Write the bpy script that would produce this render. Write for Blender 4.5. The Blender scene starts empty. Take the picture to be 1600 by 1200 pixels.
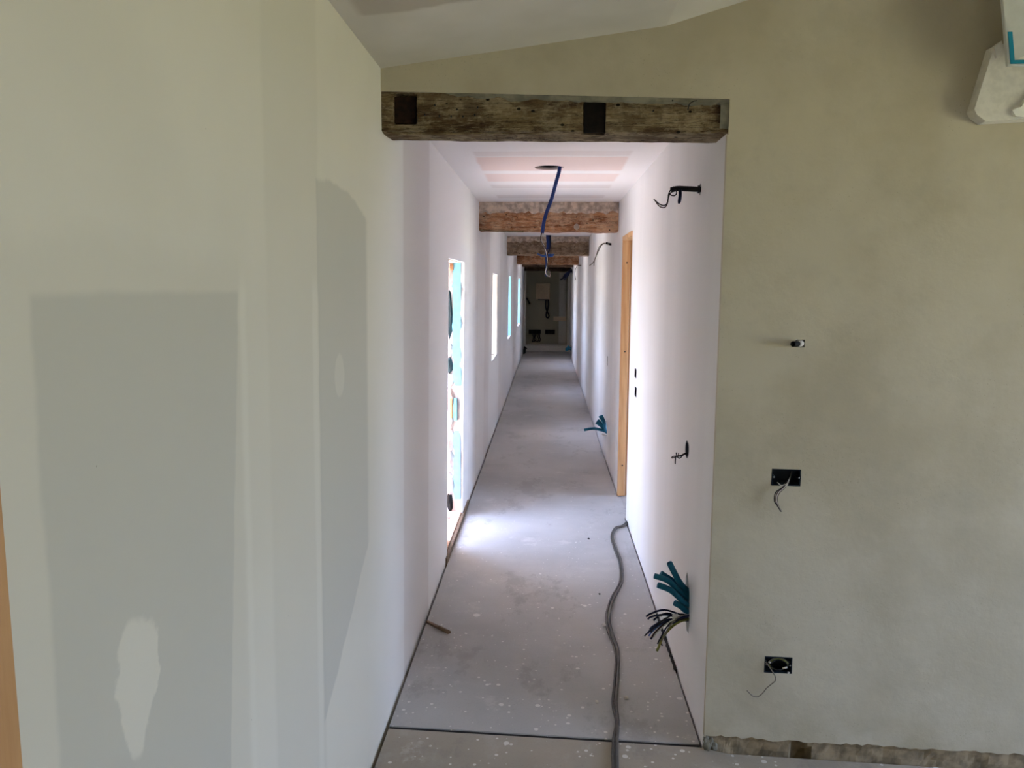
import bpy, bmesh, math, random
from mathutils import Vector, Matrix, noise
from mathutils.geometry import tessellate_polygon

random.seed(7)
SC = bpy.context.scene
COL = SC.collection

# ---------------------------------------------------------------- camera
cam_d = bpy.data.cameras.new('camera')
cam_d.sensor_fit = 'HORIZONTAL'
cam_d.sensor_width = 36.0
cam_d.lens = 1212.0 / 1600.0 * 36.0
cam_d.clip_start = 0.05
cam = bpy.data.objects.new('camera', cam_d)
COL.objects.link(cam)
Yc = Vector((55, 153, 1212)).normalized()
Zc = Vector((0.0104, 1.0, 0.0)); Zc = (Zc - Yc * Zc.dot(Yc)).normalized()
Xc = Zc.cross(Yc)
if Xc.x < 0: Xc = -Xc
rt = Vector((Xc.x, Yc.x, Zc.x)); up = Vector((Xc.y, Yc.y, Zc.y)); fw = Vector((Xc.z, Yc.z, Zc.z))
cam.matrix_world = Matrix(((rt.x, up.x, -fw.x, 0.0), (rt.y, up.y, -fw.y, 0.0), (rt.z, up.z, -fw.z, 1.65), (0, 0, 0, 1)))
SC.camera = cam

# ---------------------------------------------------------------- exposure, world, sun
SC.view_settings.view_transform = 'Standard'
SC.view_settings.look = 'None'
SC.view_settings.gamma = 1.0
SC.view_settings.use_curve_mapping = False
SC.view_settings.exposure = 1.0
SC.cycles.use_denoising = True
SC.cycles.max_bounces = 14
SC.cycles.diffuse_bounces = 10
SC.cycles.sample_clamp_indirect = 20.0

W = bpy.data.worlds.new('world'); SC.world = W; W.use_nodes = True
wn = W.node_tree; wn.nodes.clear()
wo = wn.nodes.new('ShaderNodeOutputWorld'); wb = wn.nodes.new('ShaderNodeBackground')
tc = wn.nodes.new('ShaderNodeTexCoord'); sx = wn.nodes.new('ShaderNodeSeparateXYZ'); rp = wn.nodes.new('ShaderNodeValToRGB')
rp.color_ramp.elements[0].position = 0.0; rp.color_ramp.elements[0].color = (0.47, 0.55, 0.70, 1)
rp.color_ramp.elements[1].position = 0.7; rp.color_ramp.elements[1].color = (0.68, 0.90, 1.48, 1)
wn.links.new(tc.outputs['Generated'], sx.inputs[0]); wn.links.new(sx.outputs['Z'], rp.inputs[0])
wn.links.new(rp.outputs[0], wb.inputs['Color']); wb.inputs['Strength'].default_value = 7.6
wn.links.new(wb.outputs[0], wo.inputs[0])

sd = bpy.data.lights.new('sun', 'SUN'); sd.energy = 31.0; sd.angle = 0.01; sd.color = (1.0, 0.96, 0.90)
sun = bpy.data.objects.new('sun', sd); COL.objects.link(sun)
sun.rotation_euler = Vector((0.30, 0.80, -0.85)).to_track_quat('-Z', 'Y').to_euler()

def portal(name, loc, direction, sx_, sy_):
    l = bpy.data.lights.new(name, 'AREA'); l.shape = 'RECTANGLE'; l.size = sx_; l.size_y = sy_
    l.cycles.is_portal = True
    o = bpy.data.objects.new(name, l); COL.objects.link(o); o.location = loc
    o.rotation_euler = Vector(direction).to_track_quat('-Z', 'Z').to_euler()

WIN = [(4.53, 5.40, 0.03, 1.81), (8.22, 9.02, 0.85, 1.78), (11.65, 12.48, 0.85, 1.80), (15.5, 16.75, 0.84, 1.80)]
SIDEWIN = (-0.35, 2.10, 0.55, 2.04)          # y0, y1, z0, z1 of the big window in the right wall of the front room
ROOMX, ROOMY = 3.9, -3.2
for i, (a, b, c, d) in enumerate(WIN):
    portal('window_portal', (-1.19, (a + b) / 2, (c + d) / 2), (1, 0, 0), b - a, d - c)
portal('window_portal', (2.75, 5.85, 1.45), (-1, 0, 0), 1.0, 1.4)  # guides sky light through the added side room window
portal('window_portal', (ROOMX + 0.2, (SIDEWIN[0] + SIDEWIN[1]) / 2, (SIDEWIN[2] + SIDEWIN[3]) / 2), (-1, 0, 0), SIDEWIN[1] - SIDEWIN[0], SIDEWIN[3] - SIDEWIN[2])

# ---------------------------------------------------------------- helpers
def lin(r, g, b):
    f = lambda c: (c / 255 / 12.92) if c / 255 <= 0.04045 else ((c / 255 + 0.055) / 1.055) ** 2.4
    return (f(r), f(g), f(b), 1.0)

class NT:
    def __init__(s, name, rough=0.85, spec=0.3):
        s.m = bpy.data.materials.new(name); s.m.use_nodes = True
        s.t = s.m.node_tree; s.b = s.t.nodes['Principled BSDF']
        s.b.inputs['Roughness'].default_value = rough
        s.b.inputs['Specular IOR Level'].default_value = spec
        g = s.t.nodes.new('ShaderNodeNewGeometry'); s.pos = g.outputs['Position']
        q = s.t.nodes.new('ShaderNodeSeparateXYZ'); s.l(s.pos, q.inputs[0])
        s.x, s.y, s.z = q.outputs
    def l(s, a, b): s.t.links.new(a, b)
    def put(s, v, inp):
        if hasattr(v, 'is_output'): s.l(v, inp)
        else: inp.default_value = v
    def mth(s, op, a, b=0.0, c=0.0):
        n = s.t.nodes.new('ShaderNodeMath'); n.operation = op
        for i, v in enumerate((a, b, c)): s.put(v, n.inputs[i])
        return n.outputs[0]
    def scaled(s, sc):
        n = s.t.nodes.new('ShaderNodeVectorMath'); n.operation = 'MULTIPLY'
        s.l(s.pos, n.inputs[0]); n.inputs[1].default_value = sc
        return n.outputs[0]
    def noise(s, scale, detail=4.0, rough=0.55, vec=None):
        n = s.t.nodes.new('ShaderNodeTexNoise'); n.inputs['Scale'].default_value = scale
        n.inputs['Detail'].default_value = detail; n.inputs['Roughness'].default_value = rough
        s.l(vec if vec is not None else s.pos, n.inputs['Vector'])
        return n.outputs['Fac']
    def voro(s, scale, vec=None, feature='F1', rnd=1.0):
        n = s.t.nodes.new('ShaderNodeTexVoronoi'); n.feature = feature; n.inputs['Scale'].default_value = scale
        n.inputs['Randomness'].default_value = rnd
        s.l(vec if vec is not None else s.pos, n.inputs['Vector'])
        return n
    def sm(s, v, lo, hi, a=0.0, b=1.0):
        n = s.t.nodes.new('ShaderNodeMapRange'); n.interpolation_type = 'SMOOTHSTEP'
        s.put(v, n.inputs['Value']); n.inputs['From Min'].default_value = lo; n.inputs['From Max'].default_value = hi
        n.inputs['To Min'].default_value = a; n.inputs['To Max'].default_value = b
        return n.outputs[0]
    def band(s, v, lo, hi, e):
        return s.mth('MULTIPLY', s.sm(v, lo - e, lo + e), s.sm(v, hi - e, hi + e, 1.0, 0.0))
    def mix(s, f, a, b, mode='MIX'):
        n = s.t.nodes.new('ShaderNodeMix'); n.data_type = 'RGBA'; n.blend_type = mode
        s.put(f, n.inputs[0]); s.put(a, n.inputs[6]); s.put(b, n.inputs[7])
        return n.outputs[2]
    def color(s, c): s.put(c, s.b.inputs['Base Color'])
    def bump(s, h, strength=0.3, dist=0.01):
        n = s.t.nodes.new('ShaderNodeBump'); n.inputs['Strength'].default_value = strength
        n.inputs['Distance'].default_value = dist; s.l(h, n.inputs['Height']); s.l(n.outputs[0], s.b.inputs['Normal'])

def simple(name, rgb, rough=0.7, var=0.12, scale=30.0, metal=0.0):
    n = NT(name, rough)
    c = lin(*rgb); d = tuple(v * (1 - var * 2) for v in c[:3]) + (1.0,)
    n.color(n.mix(n.sm(n.noise(scale), 0.35, 0.65), d, c))
    n.b.inputs['Metallic'].default_value = metal
    return n.m

def link_mesh(name, verts, faces, mat, parent=None, smooth=False, kind=None):
    me = bpy.data.meshes.new(name); me.from_pydata([tuple(v) for v in verts], [], faces); me.update()
    bm = bmesh.new(); bm.from_mesh(me); bmesh.ops.recalc_face_normals(bm, faces=bm.faces); bm.to_mesh(me); bm.free()
    if smooth:
        for p in me.polygons: p.use_smooth = True
    o = bpy.data.objects.new(name, me); COL.objects.link(o)
    if mat: me.materials.append(mat)
    if parent is not None:
        o.parent = parent
        o.matrix_parent_inverse = parent_inv(parent)
    if kind: o['kind'] = kind
    return o

def parent_inv(p):
    m = Matrix.Translation(p.location)
    q = p.parent
    while q is not None:
        q = q.parent
    return m.inverted()

def thing(name, loc, label, cat, group=None):
    o = bpy.data.objects.new(name, None); COL.objects.link(o); o.location = loc; o.empty_display_size = 0.05
    o['label'] = label; o['category'] = cat
    if group: o['group'] = group
    return o

def tag(o, label, cat, group=None):
    o['label'] = label; o['category'] = cat
    if group: o['group'] = group
    return o

def struct(name, loc=(0, 0, 0)):
    o = bpy.data.objects.new(name, None); COL.objects.link(o); o.location = loc; o['kind'] = 'structure'
    return o

def slab(name, outline, holes, fn, w0, w1, mat, parent=None, kind='structure'):
    """flat plate with holes: outline and holes in (u,v); fn(u,v,w) -> world point; w0 face is the visible one"""
    loops = [[Vector((u, v, 0)) for u, v in outline]] + [[Vector((u, v, 0)) for u, v in h] for h in holes]
    tris = tessellate_polygon(loops)
    flat = [p for L in loops for p in L]; n = len(flat)
    verts = [fn(p.x, p.y, w0) for p in flat] + [fn(p.x, p.y, w1) for p in flat]
    faces = [tuple(t) for t in tris] + [tuple(i + n for i in reversed(t)) for t in tris]
    k = 0
    for L in loops:
        m = len(L)
        for i in range(m):
            a, b = k + i, k + (i + 1) % m
            faces.append((a, b, b + n, a + n))
        k += m
    return link_mesh(name, verts, faces, mat, parent, False, kind)

def rect(u0, v0, u1, v1): return [(u0, v0), (u1, v0), (u1, v1), (u0, v1)]
def circ(cu, cv, r, n=28, jit=0.0):
    return [(cu + r * (1 + random.uniform(-jit, jit)) * math.cos(2 * math.pi * i / n), cv + r * (1 + random.uniform(-jit, jit)) * math.sin(2 * math.pi * i / n)) for i in range(n)]

def box(name, lo, hi, mat, parent=None, kind=None, fn=None, bev=0.0):
    bm = bmesh.new(); bmesh.ops.create_cube(bm, size=1.0)
    for v in bm.verts:
        v.co = Vector([lo[i] + (v.co[i] + 0.5) * (hi[i] - lo[i]) for i in range(3)])
    if bev: bmesh.ops.bevel(bm, geom=list(bm.edges), offset=bev, segments=2, affect='EDGES', profile=0.5)
    if fn:
        for v in bm.verts: v.co = Vector(fn(*v.co))
    vs = [v.co.copy() for v in bm.verts]; bm.verts.index_update(); fs = [tuple(v.index for v in f.verts) for f in bm.faces]; bm.free()
    return link_mesh(name, vs, fs, mat, parent, False, kind)

def spline(pts, n=8):
    P = [Vector(p) for p in pts]
    if len(P) < 3: return P
    out = []
    for i in range(len(P) - 1):
        p0 = P[max(i - 1, 0)]; p1 = P[i]; p2 = P[i + 1]; p3 = P[min(i + 2, len(P) - 1)]
        for k in range(n):
            t = k / n
            out.append(0.5 * ((2 * p1) + (-p0 + p2) * t + (2 * p0 - 5 * p1 + 4 * p2 - p3) * t * t + (-p0 + 3 * p1 - 3 * p2 + p3) * t ** 3))
    out.append(P[-1]); return out

def tube(name, pts, r, mat, parent=None, sides=8, n=8, corr=0.0, pitch=0.005, rfn=None, hollow=0.0):
    path = spline(pts, n)
    if corr:                                        # resample for the ribs
        res = [path[0]]; acc = 0.0; step = pitch / 2
        for a, b in zip(path[:-1], path[1:]):
            L = (b - a).length; d = step - acc
            while d <= L:
                res.append(a.lerp(b, d / max(L, 1e-9))); d += step
            acc = (acc + L) % step if L < step - acc else L - (d - step)
        path = res if len(res) > 2 else path
    verts, faces = [], []
    t0 = (path[1] - path[0]).normalized()
    nrm = t0.orthogonal().normalized()
    N = len(path)
    for i, p in enumerate(path):
        t = (path[min(i + 1, N - 1)] - path[max(i - 1, 0)])
        t = t.normalized() if t.length > 1e-9 else t0
        nrm = (nrm - t * nrm.dot(t)); nrm = nrm.normalized() if nrm.length > 1e-6 else t.orthogonal().normalized()
        bi = t.cross(nrm)
        rr = r * (rfn(i / (N - 1)) if rfn else 1.0) - (corr if (corr and i % 2) else 0.0)
        for k in range(sides):
            an = 2 * math.pi * k / sides
            verts.append(p + (nrm * math.cos(an) + bi * math.sin(an)) * rr)
    for i in range(N - 1):
        for k in range(sides):
            a = i * sides + k; b = i * sides + (k + 1) % sides
            faces.append((a, b, b + sides, a + sides))
    faces.append(tuple(range(sides)))
    last = (N - 1) * sides
    if hollow:                                      # an open mouth: rim, then a recessed bore
        t = (path[-1] - path[-2]).normalized(); c = path[-1]
        m1 = len(verts)
        for k in range(sides): verts.append(c + (verts[last + k] - c) * hollow)
        for k in range(sides): verts.append(verts[m1 + k] - t * r * 1.5)
        for k in range(sides):
            q = (k + 1) % sides
            faces.append((last + k, last + q, m1 + q, m1 + k)); faces.append((m1 + k, m1 + q, m1 + sides + q, m1 + sides + k))
        faces.append(tuple(m1 + sides + k for k in range(sides)))
    else:
        faces.append(tuple(last + k for k in range(sides)))
    return link_mesh(name, verts, faces, mat, parent, True)

def lump(name, c, rad, mat, parent=None, seed=0, amp=0.25, sub=2, kind=None, flat=1.0):
    bm = bmesh.new(); bmesh.ops.create_icosphere(bm, subdivisions=sub, radius=1.0)
    for v in bm.verts:
        q = noise.noise(v.co * 1.3 + Vector((seed * 3.1, seed * 1.7, seed))) * amp
        v.co = Vector((v.co.x * rad[0], v.co.y * rad[1], v.co.z * rad[2])) * (1 + q) + Vector(c)
    vs = [v.co.copy() for v in bm.verts]; bm.verts.index_update(); fs = [tuple(v.index for v in f.verts) for f in bm.faces]; bm.free()
    return link_mesh(name, vs, fs, mat, parent, False, kind)

# front wall frame: s along the wall, z up, d towards the camera
FA = 0.055
FE = Vector((math.cos(FA), -math.sin(FA), 0)); FN = Vector((-math.sin(FA), -math.cos(FA), 0)); FO = Vector((0, 2.66, 0))
def FW(s, z, d=0.0): return FO + FE * s + FN * d + Vector((0, 0, z))
def lean(z): return -0.592 + 0.011 * z               # the left wall leans in a little
XR = 0.58

# ---------------------------------------------------------------- materials
def m_left_wall():
    n = NT('plasterboard_left', 0.9, 0.2)
    wob = n.mth('MULTIPLY', n.mth('SUBTRACT', n.noise(9.0, 5.0), 0.5), 0.10)
    wz = n.mth('MULTIPLY', n.mth('SUBTRACT', n.noise(5.0, 6.0, 0.6), 0.5), 0.28)
    y = n.mth('ADD', n.y, n.mth('MULTIPLY', wob, 0.22)); z = n.mth('ADD', n.z, wz)
    comp = lin(209, 205, 190); board = lin(183, 181, 169); mid = lin(197, 193, 178)
    cw = n.mix(n.sm(n.noise(1.3, 3.0), 0.35, 0.65), lin(203, 199, 184), comp)
    # front part carries the room light's tint in its colour, corridor part is whiter
    c = n.mix(n.sm(n.y, 2.35, 3.2), cw, lin(234, 233, 231))
    # faint second coat zone in the front room
    c = n.mix(n.mth('MULTIPLY', n.band(y, 1.575, 1.95, 0.015), 0.55), c, mid)
    zz = n.mth('ADD', n.z, n.mth('MULTIPLY', wz, 0.5))
    c = n.mix(n.mth('MULTIPLY', n.mth('MULTIPLY', n.sm(y, 1.40, 1.48, 1, 0), n.sm(zz, 1.66, 1.74, 1, 0)), 0.6), c, mid)
    edge_a = n.mth('ADD', n.mth('MULTIPLY', n.mth('SUBTRACT', n.z, 1.634), 0.11), 1.428)
    ma = n.mth('MULTIPLY', n.sm(n.mth('SUBTRACT', y, edge_a), -0.006, 0.006, 1, 0), n.sm(n.mth('ADD', n.z, n.mth('MULTIPLY', wz, 0.06)), 1.63, 1.645, 1, 0))
    ma = n.mth('MULTIPLY', ma, n.sm(y, 0.835, 0.85))
    c = n.mix(n.mth('MULTIPLY', ma, 0.8), c, board)
    # second bare board field, tapering to a point at the bottom
    topb = n.mth('ADD', n.mth('MULTIPLY', n.mth('POWER', n.mth('SUBTRACT', n.y, 2.0), 2.0), -0.25), 1.92)
    botb = n.mth('ADD', n.mth('MULTIPLY', n.mth('MAXIMUM', n.mth('SUBTRACT', n.y, 1.93), 0.0), 0.62), 0.47)
    mb = n.mth('MULTIPLY', n.sm(y, 1.925, 1.94), n.sm(n.mth('SUBTRACT', n.mth('ADD', n.z, n.mth('MULTIPLY', wz, 0.25)), topb), -0.008, 0.008, 1, 0))
    mb = n.mth('MULTIPLY', mb, n.sm(n.mth('SUBTRACT', n.mth('ADD', n.z, n.mth('MULTIPLY', wz, 0.2)), botb), -0.01, 0.01))
    mb = n.mth('MULTIPLY', mb, n.sm(y, 2.44, 2.49, 1, 0))
    c = n.mix(n.mth('MULTIPLY', mb, 0.75), c, board)
    for (a, b) in ((1.432, 1.462), (1.885, 1.925)):
        c = n.mix(n.mth('MULTIPLY', n.mth('MULTIPLY', n.band(y, a, b, 0.012), n.sm(n.z, 1.62, 1.7, 1, 0)), 0.5), c, lin(214, 211, 197))
    fy = n.mth('DIVIDE', n.mth('SUBTRACT', y, 2.13), 0.05); fz = n.mth('DIVIDE', n.mth('SUBTRACT', n.z, 1.40), 0.06)
    c = n.mix(n.mth('MULTIPLY', n.sm(n.mth('ADD', n.mth('MULTIPLY', fy, fy), n.mth('MULTIPLY', fz, fz)), 0.8, 1.2, 1, 0), 0.5), c, comp)
    # smear of filler low on the first board
    ey = n.mth('DIVIDE', n.mth('SUBTRACT', n.mth('ADD', n.y, n.mth('MULTIPLY', wob, 1.1)), 1.028), 0.052); ez = n.mth('DIVIDE', n.mth('SUBTRACT', n.mth('ADD', n.z, n.mth('MULTIPLY', wz, 0.2)), 1.075), 0.105)
    mp = n.sm(n.mth('ADD', n.mth('MULTIPLY', ey, ey), n.mth('MULTIPLY', ez, ez)), 0.85, 1.15, 1, 0)
    c = n.mix(n.mth('MULTIPLY', mp, 0.85), c, comp)
    # joints along the corridor
    for (a, b, e, k, col) in ((3.10, 3.78, 0.02, 0.6, lin(212, 206, 202)), (5.75, 6.5, 0.05, 0.25, lin(212, 206, 202)), (7.2, 7.8, 0.05, 0.4, lin(212, 206, 202)), (9.4, 9.9, 0.05, 0.3, lin(212, 206, 202)), (13.2, 13.9, 0.05, 0.3, lin(212, 206, 202))):
        c = n.mix(n.mth('MULTIPLY', n.band(y, a, b, e), k), c, col)
    # few dark pock marks
    v = n.voro(11.0)
    spot = n.mth('MULTIPLY', n.sm(v.outputs['Distance'], 0.014, 0.022, 1, 0), n.sm(n.noise(2.6, 1.0), 0.50, 0.54))
    c = n.mix(n.mth('MULTIPLY', spot, 0.6), c, lin(110, 104, 92))
    n.color(c); n.bump(n.noise(60.0, 4.0), 0.06, 0.004)
    return n.m

def m_front_wall():
    n = NT('plaster_front', 0.92, 0.2)
    big = n.noise(1.6, 5.0, 0.6); med = n.noise(6.0, 6.0, 0.65)
    c = n.mix(n.sm(big, 0.38, 0.62), lin(182, 173, 150), lin(197, 189, 167))
    c = n.mix(n.mth('MULTIPLY', n.sm(med, 0.5, 0.72), 0.28), c, lin(170, 164, 146))
    low = n.mth('MULTIPLY', n.sm(n.z, 0.02, 0.25, 1, 0), n.sm(n.noise(8.0, 5.0), 0.35, 0.6))
    c = n.mix(n.mth('MULTIPLY', low, 0.5), c, lin(166, 156, 130))
    pit = n.mth('MULTIPLY', n.sm(n.voro(85.0).outputs['Distance'], 0.08, 0.2, 1, 0), n.sm(n.noise(4.0, 3.0), 0.52, 0.62))
    c = n.mix(n.mth('MULTIPLY', pit, 0.3), c, lin(130, 124, 104))
    n.color(c)
    h = n.mth('ADD', n.mth('MULTIPLY', n.noise(42.0, 6.0, 0.75), 0.35), n.mth('MULTIPLY', n.noise(7.0, 4.0), 1.6))
    n.bump(h, 0.2, 0.012)
    return n.m

def m_white_wall(name, a, b, scale=2.0):
    n = NT(name, 0.9, 0.2)
    c = n.mix(n.sm(n.noise(scale, 3.0, 0.5, n.scaled((1, 1, 0.12))), 0.35, 0.65), lin(*a), lin(*b))
    n.color(c); n.bump(n.noise(50.0, 4.0), 0.08, 0.004)
    return n.m

def m_corridor_ceiling():
    n = NT('corridor_ceiling_board', 0.9, 0.2)
    w = n.mth('MULTIPLY', n.mth('SUBTRACT', n.noise(5.0, 4.0), 0.5), 0.05)
    y = n.mth('ADD', n.y, w); x = n.mth('ADD', n.x, n.mth('MULTIPLY', w, 0.6))
    comp = lin(240, 236, 233); pink = lin(232, 214, 206); grey = lin(222, 214, 209)
    inx = n.band(x, -0.395, 0.43, 0.012)
    c = comp
    for a, b, k, col in ((4.09, 4.24, 0.7, grey), (4.27, 4.77, 1.0, pink), (4.90, 5.25, 0.95, pink), (5.42, 5.60, 0.6, grey), (6.03, 6.22, 0.7, grey), (7.2, 7.9, 0.6, pink), (8.4, 9.3, 0.6, pink), (9.8, 10.4, 0.6, pink), (12.2, 13.4, 0.6, pink)):
        c = n.mix(n.mth('MULTIPLY', n.mth('MULTIPLY', n.band(y, a, b, 0.02), inx), k), c, col)
    n.color(c); n.bump(n.noise(40.0, 3.0), 0.05, 0.004)
    return n.m

def m_room_ceiling():
    n = NT('room_ceiling_board', 0.9, 0.2)
    w = n.mth('MULTIPLY', n.mth('SUBTRACT', n.noise(6.0, 5.0), 0.5), 0.10)
    y = n.mth('ADD', n.y, w)
    c = n.mix(n.sm(n.noise(2.5, 3.0), 0.3, 0.7), lin(200, 195, 184), lin(212, 207, 197))
    m = n.mth('MULTIPLY', n.sm(y, 2.19, 2.22, 1, 0), n.sm(n.x, -0.53, -0.50))
    m = n.mth('MULTIPLY', m, n.sm(n.x, -0.05, 0.0, 1, 0))
    c = n.mix(n.mth('MULTIPLY', m, 0.7), c, lin(170, 160, 146))
    n.color(c); return n.m

def m_floor(name, ca, cb):
    n = NT(name, 0.72, 0.25)
    a = n.noise(0.9, 4.0, 0.6); b = n.noise(7.0, 6.0, 0.65); f = n.noise(120.0, 3.0, 0.7)
    c = n.mix(n.sm(a, 0.35, 0.68), lin(*ca), lin(*cb))
    c = n.mix(n.mth('MULTIPLY', n.sm(b, 0.5, 0.75), 0.35), c, lin(190, 187, 184))
    c = n.mix(n.mth('MULTIPLY', n.sm(f, 0.55, 0.75), 0.30), c, lin(128, 122, 116))
    # filler flecks: a few sizes, more of them near the front
    near = n.sm(n.y, 1.6, 6.0, 1.0, 0.0)
    warp = n.noise(30.0, 3.0)
    for sc_, r_, th in ((4.0, 0.13, 0.52), (9.0, 0.17, 0.50), (19.0, 0.24, 0.45), (38.0, 0.30, 0.50)):
        v = n.voro(sc_)
        sel = n.t.nodes.new('ShaderNodeSeparateColor'); n.l(v.outputs['Color'], sel.inputs[0])
        d = n.mth('ADD', v.outputs['Distance'], n.mth('MULTIPLY', n.mth('SUBTRACT', warp, 0.5), 0.12))
        rad = n.mth('MULTIPLY', n.mth('MULTIPLY', sel.outputs[1], n.mth('ADD', n.mth('MULTIPLY', near, 0.6), 0.4)), r_)
        dot = n.sm(n.mth('SUBTRACT', d, rad), -0.02, 0.012, 1, 0)
        dot = n.mth('MULTIPLY', dot, n.mth('GREATER_THAN', sel.outputs[0], th))
        c = n.mix(n.mth('MULTIPLY', dot, 0.8), c, lin(226, 223, 218))
    dv = n.voro(9.0, n.scaled((1, 1, 1)))
    sm_ = n.sm(n.noise(3.2, 8.0, 0.75), 0.57, 0.66)
    c = n.mix(n.mth('MULTIPLY', sm_, 0.4), c, lin(206, 202, 198))
    dk_ = n.sm(n.noise(2.3, 8.0, 0.75, n.scaled((1.0, 0.6, 1.0))), 0.38, 0.46, 1, 0)
    c = n.mix(n.mth('MULTIPLY', dk_, 0.35), c, lin(134, 128, 124))
    n.color(c); n.bump(n.mth('ADD', n.noise(70.0, 4.0), n.mth('MULTIPLY', n.noise(5.0, 3.0), 2.0)), 0.12, 0.006)
    return n.m

def m_timber(name, dark, mid, light, mortar=0.3, stain=0.5):
    n = NT(name, 0.9, 0.2)
    st = n.noise(4.0, 8.0, 0.7, n.scaled((1.0, 1.0, 5.0)))
    fine = n.noise(16.0, 8.0, 0.75, n.scaled((1.0, 3.0, 7.0)))
    crack = n.noise(7.0, 6.0, 0.7, n.scaled((0.5, 1.0, 9.0)))
    blot = n.noise(9.0, 6.0, 0.72); blot2 = n.noise(5.0, 5.0, 0.7, n.scaled((1.0, 1.0, 1.6)))
    c = n.mix(n.sm(st, 0.36, 0.62), lin(*dark), lin(*mid))
    c = n.mix(n.mth('MULTIPLY', n.sm(fine, 0.48, 0.66), 0.6), c, lin(*light))
    c = n.mix(n.mth('MULTIPLY', n.sm(blot, 0.46, 0.58), mortar), c, lin(*light))
    c = n.mix(n.mth('MULTIPLY', n.sm(blot2, 0.52, 0.60), stain), c, lin(*dark))
    cr = n.sm(n.mth('ABSOLUTE', n.mth('SUBTRACT', crack, 0.5)), 0.004, 0.018, 1, 0)
    c = n.mix(n.mth('MULTIPLY', cr, 0.75), c, lin(26, 18, 12))
    hole = n.voro(21.0, n.scaled((1.0, 1.0, 1.5))); hs = n.t.nodes.new('ShaderNodeSeparateColor'); n.l(hole.outputs['Color'], hs.inputs[0])
    hm = n.mth('MULTIPLY', n.sm(hole.outputs['Distance'], 0.10, 0.18, 1, 0), n.mth('GREATER_THAN', hs.outputs[0], 0.62))
    c = n.mix(hm, c, lin(24, 17, 11))
    n.color(c); n.bump(n.mth('ADD', fine, n.mth('MULTIPLY', st, 1.5)), 0.7, 0.012)
    return n.m

def m_pine(name, a=(222, 178, 128), b=(198, 146, 96)):
    n = NT(name, 0.6, 0.3)
    g = n.noise(3.0, 5.0, 0.6, n.scaled((9.0, 9.0, 0.5)))
    c = n.mix(n.sm(g, 0.35, 0.7), lin(*a), lin(*b))
    k = n.voro(3.4); kd = n.sm(k.outputs['Distance'], 0.035, 0.06, 1, 0)
    c = n.mix(n.mth('MULTIPLY', kd, 0.8), c, lin(110, 62, 32))
    n.color(c); return n.m

M = {}
M['left'] = m_left_wall(); M['front'] = m_front_wall()
M['right'] = m_white_wall('plaster_corridor', (221, 219, 217), (228, 226, 224))
M['cceil'] = m_corridor_ceiling(); M['rceil'] = m_room_ceiling(); M['floor'] = m_floor('screed', (170, 168, 166), (188, 186, 184)); M['floor_warm_lit'] = m_floor('warm_lit_dusty_screed', (160, 151, 138), (176, 166, 152))  # front bay: dust brown plus the room's warm light put into the colour
M['room'] = m_white_wall('plaster_room', (200, 195, 180), (208, 203, 188))
M['end'] = m_white_wall('plaster_end', (178, 173, 148), (188, 183, 158))
M['beam1'] = m_timber('old_timber_dark', (76, 55, 36), (140, 121, 90), (178, 163, 134), mortar=0.45, stain=0.55)
M['beam2'] = m_timber('old_timber_brown', (132, 82, 50), (192, 138, 96), (224, 194, 160), mortar=0.4, stain=0.45)
M['beam3'] = m_timber('old_timber_grey', (112, 88, 66), (164, 138, 110), (200, 178, 152), mortar=0.5, stain=0.5)
M['beam4'] = m_timber('old_timber_shaded', (48, 34, 24), (84, 62, 44), (116, 92, 70), mortar=0.3)  # darker timber copy, shade of the far end put into the colour
M['mortar'] = simple('mortar', (214, 194, 174), 0.95, 0.24, 20)
M['mortar_grey'] = simple('mortar_grey', (142, 138, 122), 0.95, 0.18, 18)
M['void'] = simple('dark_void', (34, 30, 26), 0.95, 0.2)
M['pine'] = m_pine('pine_board'); M['pine_front'] = m_pine('pine_front', (188, 146, 100), (166, 122, 78))
M['xps'] = simple('foam_board_blue', (140, 206, 224), 0.8, 0.05)
M['stone'] = simple('field_stone', (214, 186, 174), 0.9, 0.15, 12)
M['stone2'] = simple('grey_stone', (60, 72, 72), 0.8, 0.15, 12)
M['lime'] = simple('lime_mortar', (226, 208, 198), 0.95, 0.1, 14)
M['cream'] = simple('cream_plaster', (232, 218, 196), 0.9, 0.06, 10)
M['black'] = simple('black_plastic', (22, 22, 24), 0.45, 0.15)
M['backbox'] = simple('dark_blue_plastic', (22, 34, 44), 0.5, 0.15)
M['blue'] = simple('blue_conduit_plastic', (24, 52, 120), 0.4, 0.1)
M['navy'] = simple('navy_sleeve', (18, 28, 62), 0.45, 0.1)
M['teal'] = simple('teal_conduit_plastic', (28, 108, 136), 0.45, 0.1)
M['white_wire'] = simple('white_wire', (206, 202, 196), 0.5, 0.05)
M['grey_wire'] = simple('grey_wire', (120, 112, 100), 0.5, 0.1)
M['brown_wire'] = simple('brown_wire', (74, 50, 40), 0.5, 0.1)
M['black_wire'] = simple('black_wire', (26, 24, 28), 0.5, 0.1)
M['blue_wire'] = simple('blue_wire', (60, 96, 170), 0.5, 0.1)
M['green_wire'] = simple('green_yellow_wire', (126, 128, 62), 0.5, 0.15)
M['cable'] = simple('grey_cable_rubber', (92, 88, 84), 0.6, 0.15)
M['stick'] = m_pine('weathered_stick', (132, 110, 88), (104, 84, 64))
M['chip'] = simple('plaster_chip', (206, 200, 190), 0.9, 0.08)
M['foam'] = simple('white_foam', (226, 222, 210), 0.7, 0.06, 40)
M['panel'] = simple('grey_white_board', (204, 206, 200), 0.5, 0.03)
M['tealtape'] = simple('teal_edging', (28, 138, 166), 0.4, 0.04)
M['white_trim'] = simple('white_trim', (214, 211, 198), 0.6, 0.05)
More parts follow.
